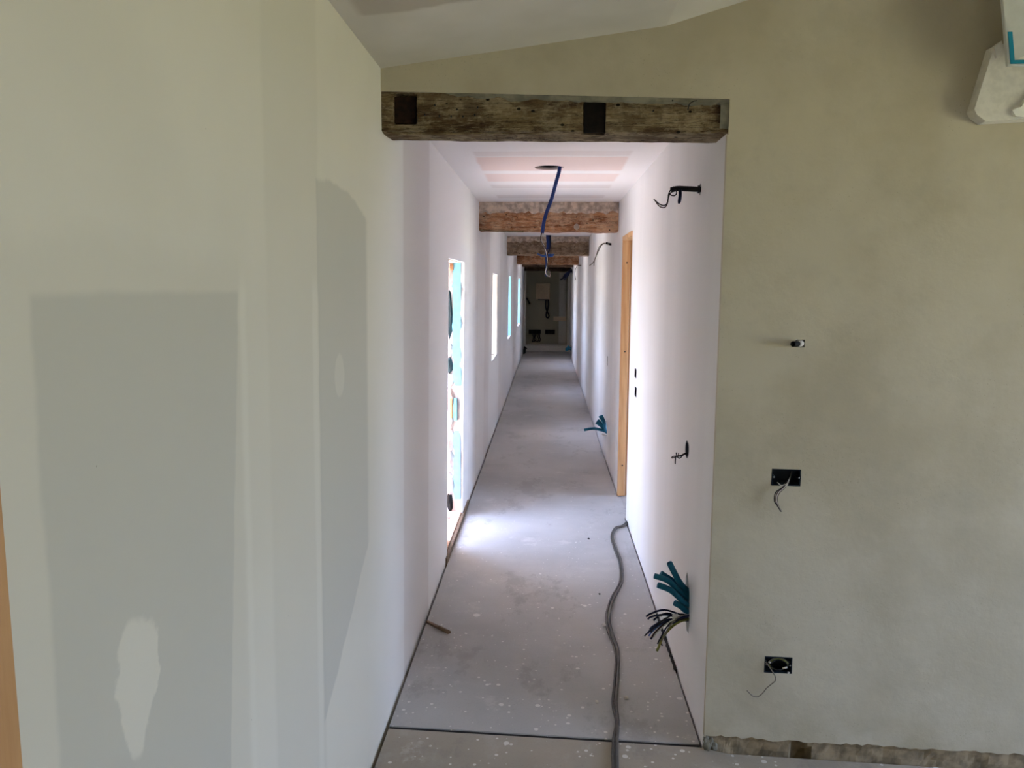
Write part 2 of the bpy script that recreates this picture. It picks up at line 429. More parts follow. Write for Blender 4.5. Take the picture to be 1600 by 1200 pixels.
M['metal'] = simple('screw_metal', (140, 140, 136), 0.4, 0.1, 30, 0.8)
M['bounce_ground'] = simple('pale_bounce_ground', (206, 198, 190), 0.95, 0.10, 3)
M['field'] = simple('dim_ground', (116, 112, 88), 0.95, 0.2, 2)
M['lawn'] = simple('dry_grass', (160, 152, 110), 0.95, 0.2, 2)
M['sill'] = simple('terracotta_sill', (222, 184, 160), 0.8, 0.08, 12)
M['edgefoam'] = simple('edge_strip_foam', (48, 44, 42), 0.9, 0.1)
M['panelbox'] = simple('beige_metal_cabinet', (236, 214, 180), 0.5, 0.03)

# ================================================================ structure
# outside ground on both sides of the house
link_mesh('ground_bounce_strip', [(-4.2, -60, -0.18), (-1.1, -60, -0.18), (-1.1, 80, -0.18), (-4.2, 80, -0.18)], [(0, 1, 2, 3)], M['bounce_ground'], kind='structure')  # unseen pale strip added to bounce light up to the corridor ceiling
link_mesh('ground_dim_area', [(-60, -60, -0.20), (-4.2, -60, -0.20), (-4.2, 80, -0.20), (-60, 80, -0.20)], [(0, 1, 2, 3)], M['field'], kind='structure')  # unseen darker ground added to dim light reaching the right wall
link_mesh('ground_right', [(1.2, -60, -0.22), (60, -60, -0.22), (60, 80, -0.22), (1.2, 80, -0.22)], [(0, 1, 2, 3)], M['lawn'], kind='structure')

# floors: two screed bays with an open joint between them, over a dark base
def flo(u, v, w): return Vector((u, v, w))
JA = lambda x: 2.683 - 0.052 * x
fl = slab('floor', [(-0.578, JA(-0.578) + 0.009), (0.571, JA(0.571) + 0.009), (0.571, 5.435), (0.60, 5.435), (0.60, 6.01), (0.571, 6.01), (0.571, 19.75), (-0.578, 19.75)], [], flo, 0.0, -0.05, M['floor'])
slab('floor_front_room', [(-0.578, ROOMY), (ROOMX, ROOMY), (ROOMX, 2.42), (0.66, FW(0.66, 0).y - 0.012), (0.571, JA(0.571) - 0.008), (-0.578, JA(-0.578) - 0.008)], [], flo, -0.002, -0.05, M['floor_warm_lit'])  # same screed, tinted by painted-in warm room light and dust
slab('floor_base', rect(-0.66, ROOMY - 0.1, ROOMX + 0.2, 21.0), [], flo, -0.05, -0.12, M['void'])
slab('floor_side_room', rect(0.602, 5.2, 2.6, 6.6), [], flo, -0.001, -0.05, M['floor'])
# dark strip, standing in for shade, added in the open joint between the two floor bays
slab('joint_shade_strip', [(-0.577, JA(-0.577) - 0.0078), (0.570, JA(0.570) - 0.0078), (0.570, JA(0.570) + 0.0088), (-0.577, JA(-0.577) + 0.0088)], [], flo, -0.005, -0.05, M['edgefoam'], fl, None)
# black foam strip left in the gap by the right wall, ragged
vs, fs = [], []
yy = 3.2; k = 0
while yy < 3.8:
    h = 0.004 + 0.016 * max(0, noise.noise(Vector((yy * 9, 0, 0)))) + 0.006 * random.random()
    vs += [(0.570, yy, -0.04), (0.578, yy, -0.04), (0.568 + random.uniform(-.004, .003), yy, h), (0.577, yy, h)]
    yy += 0.02; k += 1
for i in range(k - 1):
    a = 4 * i; b = a + 4
    fs += [(a, b, b + 2, a + 2), (a + 1, a + 3, b + 3, b + 1), (a + 2, b + 2, b + 3, a + 3)]
link_mesh('edge_strip', vs, fs, M['edgefoam'], fl)

# left wall: plasterboard skin with the four openings, then the stone wall behind it
skin_holes = []
for i, (a, b, c, d) in enumerate(WIN):
    if i == 0: continue
    pts = [(a, c)] + [(b, c + 0.01)] + [(b, d), (a, d)]
    skin_holes.append(pts)
a0, b0, c0, d0 = WIN[0]
edge1 = [(b0 + random.uniform(-0.012, 0.012), c0 + (d0 - c0) * k / 30) for k in range(31)]
lo_out = [(ROOMY, -0.05), (-0.1, -0.05), (-0.1, 2.12), (0.775, 2.12), (0.775, -0.05), (a0, -0.05), (a0, d0)] + [(u, v) for u, v in reversed(edge1)] + [(b0, -0.05), (19.75, -0.05), (19.75, 2.62), (2.5, 2.62), (ROOMY, 2.62)]
slab('wall_left', lo_out, skin_holes, lambda u, v, w: Vector((lean(v) - w, u, v)), 0.0, 0.025, M['left'])
MW = [rect(a + (0.26, 0.0, 0.12, 0.35)[i], c - (0.02 if i else 0.06), b + (0.06 if i == 0 else 0.03), d + 0.01) for i, (a, b, c, d) in enumerate(WIN)]  # unseen outer openings narrowed on the near side to cut window light
slab('wall_outer', rect(ROOMY - 0.3, -0.3, 21.2, 3.0), MW, lambda u, v, w: Vector((-0.665 - w, u, v)), 0.0, 0.50, M['lime'])

# window reveals
w1 = struct('window_1', (-0.8, 5.0, 0.0))
def ragged_strip(name, y0, z0, z1, x0, x1, mat, parent, amp=0.006, step=0.03, thick=0.03):
    n_ = max(2, int((z1 - z0) / step)); vs, fs = [], []
    for i in range(n_ + 1):
        z = z0 + (z1 - z0) * i / n_
        xa = x0 + random.uniform(-amp, amp); xb = x1
        if i in (0, n_): xa = x0 - (x0 - x1) * random.uniform(0.0, 0.35)
        vs += [(xa, y0, z), (xb, y0, z), (xa, y0 + thick, z), (xb, y0 + thick, z)]
    for i in range(n_):
        a = 4 * i; b = a + 4
        fs += [(a, a + 1, b + 1, b), (a + 2, b + 2, b + 3, a + 3), (a, b, b + 2, a + 2), (a + 1, a + 3, b + 3, b + 1)]
    fs += [(0, 2, 3, 1), (4 * n_, 4 * n_ + 1, 4 * n_ + 3, 4 * n_ + 2)]
    return link_mesh(name, vs, fs, mat, parent)
# far reveal of the first opening: foam board, then rough stonework
ragged_strip('insulation_board', 5.392, 0.95, 1.825, -0.655, -0.598, M['xps'], w1)
ragged_strip('insulation_board', 5.392, 0.70, 0.86, -0.650, -0.630, M['xps'], w1)
ragged_strip('insulation_board', 5.392, 0.13, 0.62, -0.652, -0.606, M['xps'], w1)
zz_ = 0.06; i = 0
stones = [(0.10, 0.07, 'void'), (0.24, 0.09, 'stone'), (0.40, 0.085, 'stone'), (0.56, 0.09, 'stone'), (0.70, 0.075, 'lime'), (0.86, 0.07, 'stone'), (0.985, 0.05, 'lime'), (1.09, 0.055, 'stone2'), (1.20, 0.055, 'stone'), (1.45, 0.17, 'stone2'), (1.70, 0.075, 'lime')]  # the void lump and small dark grey one stand in for shaded holes
for z, hz, mm in stones:
    w = 0.024 if mm in ('stone2', 'void') else 0.032
    s_ = lump('stone', (-0.682 if mm != 'void' else -0.685, 5.425, z), (w, 0.03, hz), M[mm], w1, seed=i, amp=0.35); i += 1
box('wood_shim', (-0.676, 5.385, 0.72), (-0.662, 5.41, 0.86), M['pine'], w1)
box('wood_block', (-0.672, 5.38, 1.755), (-0.648, 5.41, 1.80), M['beam2'], w1)
slab('reveal_mortar', rect(-1.165, 0.0, -0.60, 1.80), [], lambda u, v, w: Vector((u, 5.425 + w, v)), 0.0, 0.06, M['lime'], w1, None)
box('sill_board', (-0.66, 4.535, -0.02), (-0.602, 5.40, 0.035), M['sill'], w1)
box('head_board', (-0.668, 4.53, 1.806), (-0.600, 5.45, 1.86), M['cream'], w1)
box('sill_batten', (-0.600, 4.46, -0.045), (-0.580, 5.75, 0.028), M['stick'], w1)
for i, (mat_f, mat_s) in enumerate((('cream', 'cream'), ('xps', 'lime'), ('xps', 'lime'))):
    a, b, c, d = WIN[i + 1]
    w_ = struct('window_%d' % (i + 2), (-0.8, (a + b) / 2, c))
    ragged_strip('insulation_board' if mat_f == 'xps' else 'reveal_plaster', b - 0.014, c + 0.01, d - 0.002, -0.72 if mat_f == 'xps' else -0.80, -0.580, M[mat_f], w_, amp=0.01)
    box('sill_board', (-1.16, a + 0.005, c - 0.03), (-0.618, b - 0.005, c), M[mat_s], w_)

# right corridor wall with door opening and box holes
DY0, DY1, DZ = 5.42, 6.05, 2.03
holesR = [rect(4.995, 1.060, 5.105, 1.122), rect(4.965, 0.940, 5.075, 1.004), rect(7.36, 0.902, 7.43, 0.992), circ(3.145, 0.99, 0.034, 20),
          [(2.985, 0.27), (3.03, 0.265), (3.07, 0.33), (3.085, 0.47), (3.06, 0.50), (3.0, 0.44)], [(7.28, 0.22), (7.38, 0.25), (7.40, 0.36), (7.34, 0.38), (7.29, 0.32)],
          circ(3.063, 2.019, 0.022, 14)]
slab('wall_right', [(2.655, -0.05), (DY0, -0.05), (DY0, DZ), (DY1, DZ), (DY1, -0.05), (19.75, -0.05), (19.75, 2.6), (2.655, 2.6)], holesR, lambda u, v, w: Vector((XR + w, u, v)), 0.0, 0.13, M['right'])
# side room behind the door opening
box('wall_side_room_far', (0.71, 6.6, -0.1), (2.7, 6.7, 2.6), M['right'], kind='structure')
box('wall_side_room_near', (0.71, 4.6, -0.1), (2.7, 5.2, 2.6), M['right'], kind='structure')
slab('wall_side_room_back', rect(5.2, -0.1, 6.6, 2.6), [rect(5.35, 0.75, 6.35, 2.15)], lambda u, v, w: Vector((2.6 + w, u, v)), 0.0, 0.3, M['right'])  # unseen window opening added to light the middle of the corridor

# front wall: ragged lower edge, boxes cut into it, stepped ceiling line at the top
def ctop(x): return 2.372 + 0.1174 * (x + 0.562) if x < 0.375 else 2.482 + 0.284 * (x - 0.375)
low = []
s = 0.584
while s < 4.0:
    j = 0.055 + 0.010 * noise.noise(Vector((s * 11, 3, 0))) + 0.012 * noise.noise(Vector((s * 37, 9, 0)))
    if s > 0.64 and 0.80 < s < 0.86: j -= 0.006
    low.append((s, j)); s += 0.018
SR = 3.93
low = [p for p in low if p[0] < SR]
out = low + [(SR, 0.06), (SR, 3.75), (0.375, 2.482 + 0.09), (-0.60, 2.45), (-0.60, 2.300), (0.584, 2.252)]
holesF = [rect(0.771, 0.979, 0.868, 1.038), rect(0.777, 0.305, 0.872, 0.366), rect(0.828, 1.452, 0.858, 1.478)]
slab('wall_front', out, holesF, lambda u, v, w: FW(u, v, -w), 0.0, 0.10, M['front'])
# rough masonry showing under the plaster edge
vs, fs = [], []
ns, nz = 150, 5
for i in range(ns + 1):
    for j in range(nz + 1):
        s = 0.581 + (SR - 0.60) * (i / ns) ** 1.5; z = -0.05 + 0.14 * j / nz
        d = -0.013 + 0.012 * noise.fractal(Vector((s * 9, z * 14, 1)), 1.0, 2.0, 3)
        if 0.88 < s < 0.945 and z < 0.05 - 0.5 * abs(s - 0.905): d -= 0.03
        vs.append(FW(s, z, d))
for i in range(ns):
    for j in range(nz):
        a = i * (nz + 1) + j; fs.append((a, a + 1, a + nz + 2, a + nz + 1))
link_mesh('baseboard_front', vs, fs, simple('raw_base_mortar', (162, 144, 114), 0.95, 0.22, 22), kind='structure')
# crumbled corner foot and metal corner bead
cb = box('trim_1', (0.5795, 0.05, -0.032), (0.5845, 2.14, 0.001), M['front'], kind='structure', fn=lambda a, b, c: FW(a, b, c))
for i, (s, z, r) in enumerate(((0.592, 0.014, 0.016), (0.603, 0.03, 0.012), (0.588, 0.04, 0.010), (0.618, 0.012, 0.012))):
    lump('crumbled_mortar', FW(s, z, -0.006), (r, r * 0.7, r * 1.4), M['mortar_grey'], cb, seed=40 + i, amp=0.5)

# corridor ceiling with the two round cut-outs; roof above
hole1 = circ(0.004, 4.65, 0.084, 36, 0.01); hole2 = circ(0.01, 10.75, 0.06, 24, 0.01)
slab('ceiling_corridor', rect(-0.66, 2.70, 0.72, 19.4), [hole1, hole2], flo, 2.335, 2.348, M['cceil'])
box('roof_corridor', (-1.3, 2.9, 2.62), (2.8, 21.3, 2.75), M['void'], kind='structure')
box('wall_over_front', (-0.66, 2.76, 2.36), (0.72, 2.90, 2.75), M['void'], kind='structure')
# front room ceiling: shallow panel, then steeper panel
XE = ROOMX + 0.3
slab('ceiling_front_room', [(-0.66, 2.3605), (0.375, 2.482), (XE, 2.482 + 0.284 * (XE - 0.375)), (XE, 2.7 + 0.284 * (XE - 0.375)), (-0.66, 2.75)], [], lambda u, v, w: Vector((u, w, v)), ROOMY - 0.3, 2.78, M['rceil'])
# other walls of the front room
sw = SIDEWIN
slab('wall_side', rect(ROOMY - 0.1, -0.3, 3.0, 3.8), [rect(sw[0], sw[2], sw[1], sw[3])], lambda u, v, w: Vector((ROOMX + w, u, v)), 0.0, 0.35, M['room'])
slab('wall_back', rect(-1.2, -0.3, XE, 3.8), [], lambda u, v, w: Vector((u, ROOMY - w, v)), 0.0, 0.3, M['room'])
box('roof_front_cap', (-1.3, ROOMY - 0.3, 2.74), (-0.5, 2.95, 2.9), M['void'], kind='structure')
# end of the corridor: step, jambs and the dark room behind
box('floor_step', (-0.60, 19.76, -0.1), (0.60, 20.6, 0.14), M['white_trim'], kind='structure', bev=0.008)
box('wall_end', (-1.2, 20.45, -0.1), (1.2, 20.6, 2.7), M['end'], kind='structure')
box('wall_end_left', (-0.72, 19.7, -0.1), (-0.60, 20.5, 2.7), M['end'], kind='structure')
box('wall_end_right', (0.60, 19.7, -0.1), (0.72, 20.5, 2.7), M['end'], kind='structure')
box('ceiling_end', (-0.72, 19.4, 2.25), (0.72, 20.5, 2.4), M['end'], kind='structure')
box('trim_2', (-0.585, 19.62, 0.0), (-0.53, 19.74, 2.10), M['white_trim'], kind='structure', bev=0.004)
box('trim_3', (0.515, 19.62, 0.0), (0.575, 19.74, 2.10), M['white_trim'], kind='structure', bev=0.004)

# ================================================================ beams
def beam_mesh(name, L0, L1, zt0, zt1, zb0, zb1, depth, fn, mat, parent, nx=150, nz=16, ny=6, amp=0.005, seed=0.0, notches=(), worn=0.012):
    """closed box grid, u along, z up, d=0 is the face towards the viewer; fn(u,z,d)"""
    verts, faces, idx = [], [], {}
    def vid(i, j, k):
        key = (i, j, k)
        if key in idx: return idx[key]
        fu, fz, fd = i / nx, j / nz, k / ny
        u = L0 + (L1 - L0) * fu
        zt = zt0 + (zt1 - zt0) * fu; zb = zb0 + (zb1 - zb0) * fu
        z = zb + (zt - zb) * fz; d = -depth * fd
        q = Vector((u * 3.0 + seed, z * 16, d * 16))
        nn = noise.fractal(q, 1.0, 2.0, 4)
        if k == 0: d += amp * nn - 0.003
        if k == ny: d -= amp * nn
        if j == 0: z += amp * 0.8 * noise.fractal(Vector((u * 6 + seed, d * 10, 5.0)), 1.0, 2.0, 4)
        if j == nz: z += amp * 0.4 * nn
        if j == 0 and k == 0:                         # worn lower edge
            wv = worn * (0.5 + 0.5 * noise.noise(Vector((u * 5 + seed, 2, 7)))); d -= wv * 0.7; z += wv * 0.5
        if k == 0:
            for (a, b, c, e, dep) in notches:
                if a <= u <= b and c <= z <= e: d -= dep
        verts.append(fn(u, z, d)); idx[key] = len(verts) - 1
        return idx[key]
    for i in range(nx):
        for j in range(nz):
            for k in (0, ny): faces.append((vid(i, j, k), vid(i + 1, j, k), vid(i + 1, j + 1, k), vid(i, j + 1, k)))
        for k in range(ny):
            for j in (0, nz): faces.append((vid(i, j, k), vid(i + 1, j, k), vid(i + 1, j, k + 1), vid(i, j, k + 1)))
    for j in range(nz):
        for k in range(ny):
            for i in (0, nx): faces.append((vid(i, j, k), vid(i, j + 1, k), vid(i, j + 1, k + 1), vid(i, j, k + 1)))
    return link_mesh(name, verts, faces, mat, parent)

def crust(name, u0, u1, zlow, zhigh, fn, mat, parent, thick=0.012, step=0.008, jag=0.012, seed=0, cover=-0.5):
    """layer of plaster or mortar left on a beam face: ragged lower edge"""
    n_ = int((u1 - u0) / step); m_ = 6; vs, fs = [], []
    for i in range(n_ + 1):
        u = u0 + (u1 - u0) * i / n_
        zl = (zlow(u) if callable(zlow) else zlow) + jag * noise.fractal(Vector((u * 14 + seed, 1, 0)), 1.0, 2.0, 4)
        zh = zhigh(u) if callable(zhigh) else zhigh
        zl = min(zl, zh - 0.004)
        for j in range(m_ + 1):
            f = j / m_; z = zl + (zh - zl) * f
            d = thick * (0.55 + 0.45 * noise.fractal(Vector((u * 22 + seed, z * 40, 0)), 1.0, 2.0, 3))
            if j == 0: d = -0.004
            vs.append(fn(u, z, d))
    for i in range(n_):
        for j in range(m_):
            a = i * (m_ + 1) + j; fs.append((a, a + m_ + 1, a + m_ + 2, a + 1))
    return link_mesh(name, vs, fs, mat, parent)

b1 = thing('timber_beam', FW(0, 2.15, -0.08), 'dark old timber lintel over the corridor entrance, with two sunken mortise pockets', 'beam', 'old beams crossing the corridor')
bt = lambda u: 2.307 - (u + 0.563) * 0.0436
bb = lambda u: 2.166 - (u + 0.56) * 0.018
fb1 = lambda u, z, d: FW(u, z, d - 0.008)
beam_mesh('beam_body', -0.572, 0.584, bt(-0.572), bt(0.584), bb(-0.572), bb(0.584), 0.165, fb1, M['beam1'], b1, nx=190, nz=22, amp=0.004, seed=1.0,
          notches=((-0.528, -0.45, 2.195, 2.286, 0.03), (0.114, 0.188, 2.155, 2.262, 0.03)))
dk = simple('dark_pocket_wood', (44, 26, 16), 0.95, 0.35, 40)  # pocket floors coloured darker than the beam face
box('mortise_pocket', (-0.526, 2.197, -0.030), (-0.453, 2.283, -0.020), dk, b1, fn=lambda a, b, c: FW(a, b, c))
box('mortise_pocket', (0.116, 2.157, -0.030), (0.186, 2.258, -0.020), simple('black_pocket_wood', (26, 18, 12), 0.95, 0.3, 40), b1, fn=lambda a, b, c: FW(a, b, c))
crust('plaster_strip', -0.568, 0.584, lambda u: bt(u) - 0.004 - 0.020 * min(1.0, max(0.0, (u + 0.40) / 0.16)), lambda u: bt(u) + 0.006, lambda u, z, d: FW(u, z, d - 0.008), M['mortar_grey'], b1, thick=0.008, jag=0.010, seed=3)
crust('plaster_strip', 0.556, 0.585, lambda u: bb(u) + 0.012, lambda u: bt(u) - 0.01, lambda u, z, d: FW(u, z, d - 0.008), M['mortar_grey'], b1, thick=0.006, jag=0.01, seed=19)
tube('split_edge', [FW(-0.55, 2.163, -0.005), FW(-0.40, 2.158, -0.004), FW(-0.22, 2.157, -0.006), FW(-0.02, 2.154, -0.012)], 0.006, M['beam1'], b1, sides=6, rfn=lambda t: 1.0 - 0.7 * t)
for i, (s, z) in enumerate(((-0.42, 2.22), (-0.37, 2.215), (-0.33, 2.213), (-0.29, 2.212), (-0.25, 2.216), (-0.31, 2.235), (-0.24, 2.24), (-0.385, 2.25), (0.34, 2.22), (0.4, 2.25))):
    tube('nail', [FW(s, z, -0.012), FW(s + 0.002, z + 0.001, 0.0)], 0.0025, M['black'], b1, sides=6, n=1)
tube('bent_nail', [FW(0.452, 2.222, -0.006), FW(0.455, 2.236, 0.012), FW(0.466, 2.243, 0.016), FW(0.478, 2.246, 0.012)], 0.0018, M['black'], b1, sides=6)

def corridor_beam(y, zt, zb, label, depth=0.18, seed=0.0, crust_z=None, mat='beam2', ttilt=0.0, btilt=-0.004):
    t = thing('timber_beam', (0, y + depth / 2, zb), label, 'beam', 'old beams crossing the corridor')
    f = lambda u, z, d: Vector((u, y - d, z))
    beam_mesh('beam_body', -0.573, 0.578, zt + ttilt, zt - ttilt, zb - btilt, zb + btilt, depth, f, M[mat], t, nx=110, nz=14, amp=0.008, seed=seed, worn=0.015)
    if crust_z: crust('mortar_crust', -0.57, 0.576, crust_z, zt + 0.002, f, M['mortar'], t, thick=0.014, jag=0.03, seed=seed, step=0.012)
    return t
B2 = corridor_beam(6.50, 2.345, 2.10, 'weathered brown beam with pale mortar crust on its upper half, nearest beam past the entrance lintel', seed=11, crust_z=2.245)
lump('mortar_patch', (0.235, 6.50, 2.135), (0.025, 0.008, 0.025), M['mortar'], B2, seed=5)
tube('bark_edge', [(-0.56, 6.492, 2.105), (-0.38, 6.49, 2.098), (-0.2, 6.492, 2.094)], 0.007, M['beam1'], B2, sides=6)
corridor_beam(11.0, 2.345, 2.075, 'grey brown beam with mortar along its top, behind the first hanging wire', seed=23, crust_z=2.26, mat='beam3')
corridor_beam(14.6, 2.345, 2.048, 'pale worn beam showing only its lower edge under the grey brown beam', seed=37)
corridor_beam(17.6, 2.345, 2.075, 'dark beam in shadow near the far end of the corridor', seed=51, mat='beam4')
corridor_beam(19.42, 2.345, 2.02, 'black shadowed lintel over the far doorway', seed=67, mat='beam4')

# ================================================================ door frame on the right
df = thing('door_frame', (0.64, 6.0, 0.0), 'bare pine door lining in the opening on the right corridor wall', 'door frame')
box('jamb', (0.572, 6.02, 0.002), (0.631, 6.06, 2.028), M['pine'], df, bev=0.003)
box('jamb', (0.636, 6.045, 0.002), (0.71, 6.075, 2.028), M['pine'], df, bev=0.003)
box('head', (0.572, 5.43, 1.995), (0.638, 6.02, 2.029), M['pine'], df, bev=0.003)
box('head', (0.645, 5.43, 1.98), (0.71, 6.02, 2.029), M['pine'], df, bev=0.003)
box('jamb', (0.585, 5.421, 0.002), (0.71, 5.445, 2.028), M['pine'], df, bev=0.003)
for z in (1.83, 1.15, 0.25):
    tube('screw_hole', [(0.606, 6.022, z), (0.606, 6.0165, z)], 0.006, M['black'], df, sides=10, n=1)
ff = thing('door_lining', (-0.57, 0.7, 0.0), 'plain pine lining board at the left picture edge, against the left wall', 'door frame')
box('jamb', (-0.655, 0.62, -0.002), (-0.5735, 0.7735, 2.1), M['pine_front'], ff, bev=0.002)
box('jamb', (-0.655, -0.095, -0.002), (-0.5735, 0.02, 2.1), M['pine_front'], ff, bev=0.002)
box('head', (-0.655, -0.095, 2.101), (-0.5735, 0.7735, 2.118), M['pine_front'], ff, bev=0.002)
box('door_panel', (-0.64, 0.021, 0.004), (-0.60, 0.619, 2.095), M['pine_front'], ff, bev=0.002)

# ================================================================ electrics
def rand_wire(parent, p0, pts, r, mat, name='wire', sides=6):
    return tube(name, [p0] + pts, r, mat, parent, sides=sides)

# ceiling drop 1
c1 = thing('hanging_cable', (0.004, 4.65, 2.36), 'blue conduit with loose wire ends hanging from the nearest round ceiling hole', 'cable', 'ceiling cable drops')
tube('conduit', [(0.07, 4.66, 2.45), (0.066, 4.655, 2.335), (0.045, 4.65, 2.25), (0.021, 4.65, 2.16), (-0.008, 4.65, 2.08), (-0.024, 4.65, 2.02), (-0.032, 4.65, 1.957)], 0.0115, M['blue'], c1, sides=12, corr=0.0012, pitch=0.005, hollow=0.75)
tube('wire', [(-0.032, 4.65, 1.975), (-0.040, 4.648, 1.935), (-0.036, 4.65, 1.915), (-0.018, 4.652, 1.88), (-0.006, 4.652, 1.845), (0.001, 4.65, 1.80), (-0.004, 4.65, 1.76), (-0.011, 4.65, 1.735), (-0.003, 4.65, 1.715), (0.014, 4.65, 1.707), (0.02, 4.65, 1.716)], 0.0028, M['white_wire'], c1)
tube('wire', [(-0.030, 4.65, 1.975), (-0.043, 4.644, 1.93), (-0.030, 4.646, 1.895), (-0.008, 4.648, 1.862), (0.003, 4.648, 1.81), (0.000, 4.648, 1.768), (0.012, 4.645, 1.738), (0.019, 4.645, 1.715), (0.013, 4.645, 1.703)], 0.0026, M['brown_wire'], c1)
tube('wire', [(-0.034, 4.65, 1.975), (-0.022, 4.646, 1.945), (-0.012, 4.65, 1.94), (-0.02, 4.652, 1.952)], 0.0024, M['white_wire'], c1)
# cavity above the hole: near-black plate, the dark of the hole put into its colour
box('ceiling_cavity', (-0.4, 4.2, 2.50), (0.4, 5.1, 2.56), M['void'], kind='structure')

c2 = thing('hanging_cable', (0.01, 10.75, 2.36), 'farther bundle of blue conduits with a blue ring, hanging behind the first drop', 'cable', 'ceiling cable drops')
tube('conduit', [(0.01, 10.76, 2.45), (0.008, 10.75, 2.33), (0.012, 10.75, 2.25), (0.006, 10.75, 2.15)], 0.017, M['blue'], c2, sides=10, corr=0.0015, pitch=0.008)
tube('conduit', [(-0.02, 10.75, 2.45), (-0.012, 10.75, 2.33), (-0.004, 10.74, 2.2), (-0.02, 10.74, 2.06), (-0.014, 10.75, 1.92), (-0.022, 10.75, 1.78)], 0.014, M['blue'], c2, sides=10, corr=0.0015, pitch=0.008)
tube('conduit', [(0.03, 10.76, 2.45), (0.03, 10.76, 2.33), (0.03, 10.76, 2.2), (0.012, 10.75, 2.1)], 0.012, M['navy'], c2, sides=8)
tube('ring', [(-0.135 + 0.0, 10.72, 2.085), (-0.08, 10.66, 2.065), (0.0, 10.64, 2.055), (0.06, 10.67, 2.062), (0.085, 10.73, 2.078), (0.05, 10.8, 2.08), (-0.03, 10.82, 2.078)], 0.009, M['blue_wire'], c2, sides=8)
tube('ring', [(-0.12, 10.73, 2.075), (-0.06, 10.68, 2.05), (0.01, 10.66, 2.045), (0.07, 10.7, 2.055)], 0.008, M['blue_wire'], c2, sides=8)

# wall conduit near the entrance, right wall
c3 = thing('wall_conduit', (0.58, 3.063, 2.019), 'black ribbed conduit with looped wire and blue sleeve, high on right wall near entrance', 'cable', 'lamp cables on the right wall')
tube('conduit', [(0.62, 3.063, 2.018), (0.58, 3.063, 2.019), (0.53, 3.06, 2.021), (0.492, 3.06, 2.022), (0.468, 3.058, 2.016)], 0.0108, M['black'], c3, sides=12, corr=0.0012, pitch=0.004, hollow=0.7)
loop = [(0.485, 3.052, 2.012), (0.470, 3.05, 2.018), (0.461, 3.048, 2.006), (0.468, 3.046, 1.996), (0.482, 3.046, 1.995), (0.489, 3.048, 2.006), (0.480, 3.05, 2.018), (0.466, 3.052, 2.014), (0.459, 3.052, 2.0), (0.458, 3.052, 1.985), (0.455, 3.052, 1.969)]
tube('wire', loop + [(0.449, 3.05, 1.960), (0.438, 3.05, 1.958), (0.425, 3.05, 1.963), (0.414, 3.05, 1.972), (0.403, 3.05, 1.981)], 0.0023, M['black_wire'], c3)
tube('wire', [(0.470, 3.056, 2.01), (0.460, 3.055, 1.99), (0.456, 3.055, 1.965), (0.446, 3.055, 1.951), (0.430, 3.055, 1.953), (0.418, 3.055, 1.964), (0.410, 3.055, 1.976)], 0.0021, M['brown_wire'], c3)
tube('sleeve', [(0.502, 3.055, 2.016), (0.503, 3.052, 1.995), (0.499, 3.05, 1.965)], 0.0068, M['navy'], c3, sides=10, rfn=lambda t: 1.0 if t < 0.8 else 1.0 - 2.0 * (t - 0.8))
tube('collar', [(0.578, 3.063, 2.019), (0.571, 3.063, 2.019)], 0.015, M['black'], c3, sides=12, n=1)

c4 = thing('wall_conduit', (0.58, 7.21, 2.03), 'short dark conduit with two drooping wires on the right wall beyond the pine door lining', 'cable', 'lamp cables on the right wall')
tube('conduit', [(0.60, 7.22, 2.028), (0.565, 7.2, 2.032), (0.53, 7.2, 2.042)], 0.011, M['black'], c4, sides=8)
tube('tape', [(0.558, 7.2, 2.034), (0.545, 7.2, 2.037)], 0.012, M['white_wire'], c4, sides=8, n=1)
tube('wire', [(0.53, 7.2, 2.04), (0.50, 7.2, 2.035), (0.465, 7.2, 1.998), (0.445, 7.2, 1.93), (0.42, 7.2, 1.87), (0.384, 7.2, 1.838)], 0.004, M['grey_wire'], c4)
tube('wire', [(0.53, 7.2, 2.042), (0.49, 7.2, 2.02), (0.455, 7.2, 1.95), (0.43, 7.2, 1.89), (0.425, 7.2, 1.838)], 0.0035, M['brown_wire'], c4)
c5 = thing('wall_conduit', (0.58, 13.5, 2.0), 'tiny conduit stub with one thin wire, farther along the bright right wall', 'cable', 'lamp cables on the right wall')
tube('conduit', [(0.60, 13.5, 2.0), (0.52, 13.5, 2.005)], 0.012, M['grey_wire'], c5, sides=8, n=1)
tube('wire', [(0.52, 13.5, 2.0), (0.485, 13.5, 1.95), (0.475, 13.5, 1.85), (0.49, 13.5, 1.76)], 0.004, M['grey_wire'], c5)
c6 = thing('wall_conduit', (0.58, 18.4, 1.97), 'dark navy cable cluster on the right wall beside the far doorway', 'cable', 'lamp cables on the right wall')
for i in range(5):
    q = random.uniform
    tube('wire', [(0.60, 18.3, 1.97), (0.54 + q(-.02, .02), 18.3, 2.0 + q(-.03, .03)), (0.46 + q(-.03, .03), 18.3 + q(-.05, .05), 1.91 + q(-.04, .04)), (0.36 + q(-.06, .04), 18.3, 1.82 + q(-.03, .04))], 0.014, M['navy'], c6)
tube('wire', [(0.56, 18.3, 1.98), (0.57, 18.3, 2.03), (0.54, 18.3, 2.06), (0.50, 18.3, 2.02), (0.53, 18.3, 1.98)], 0.01, M['black_wire'], c6)

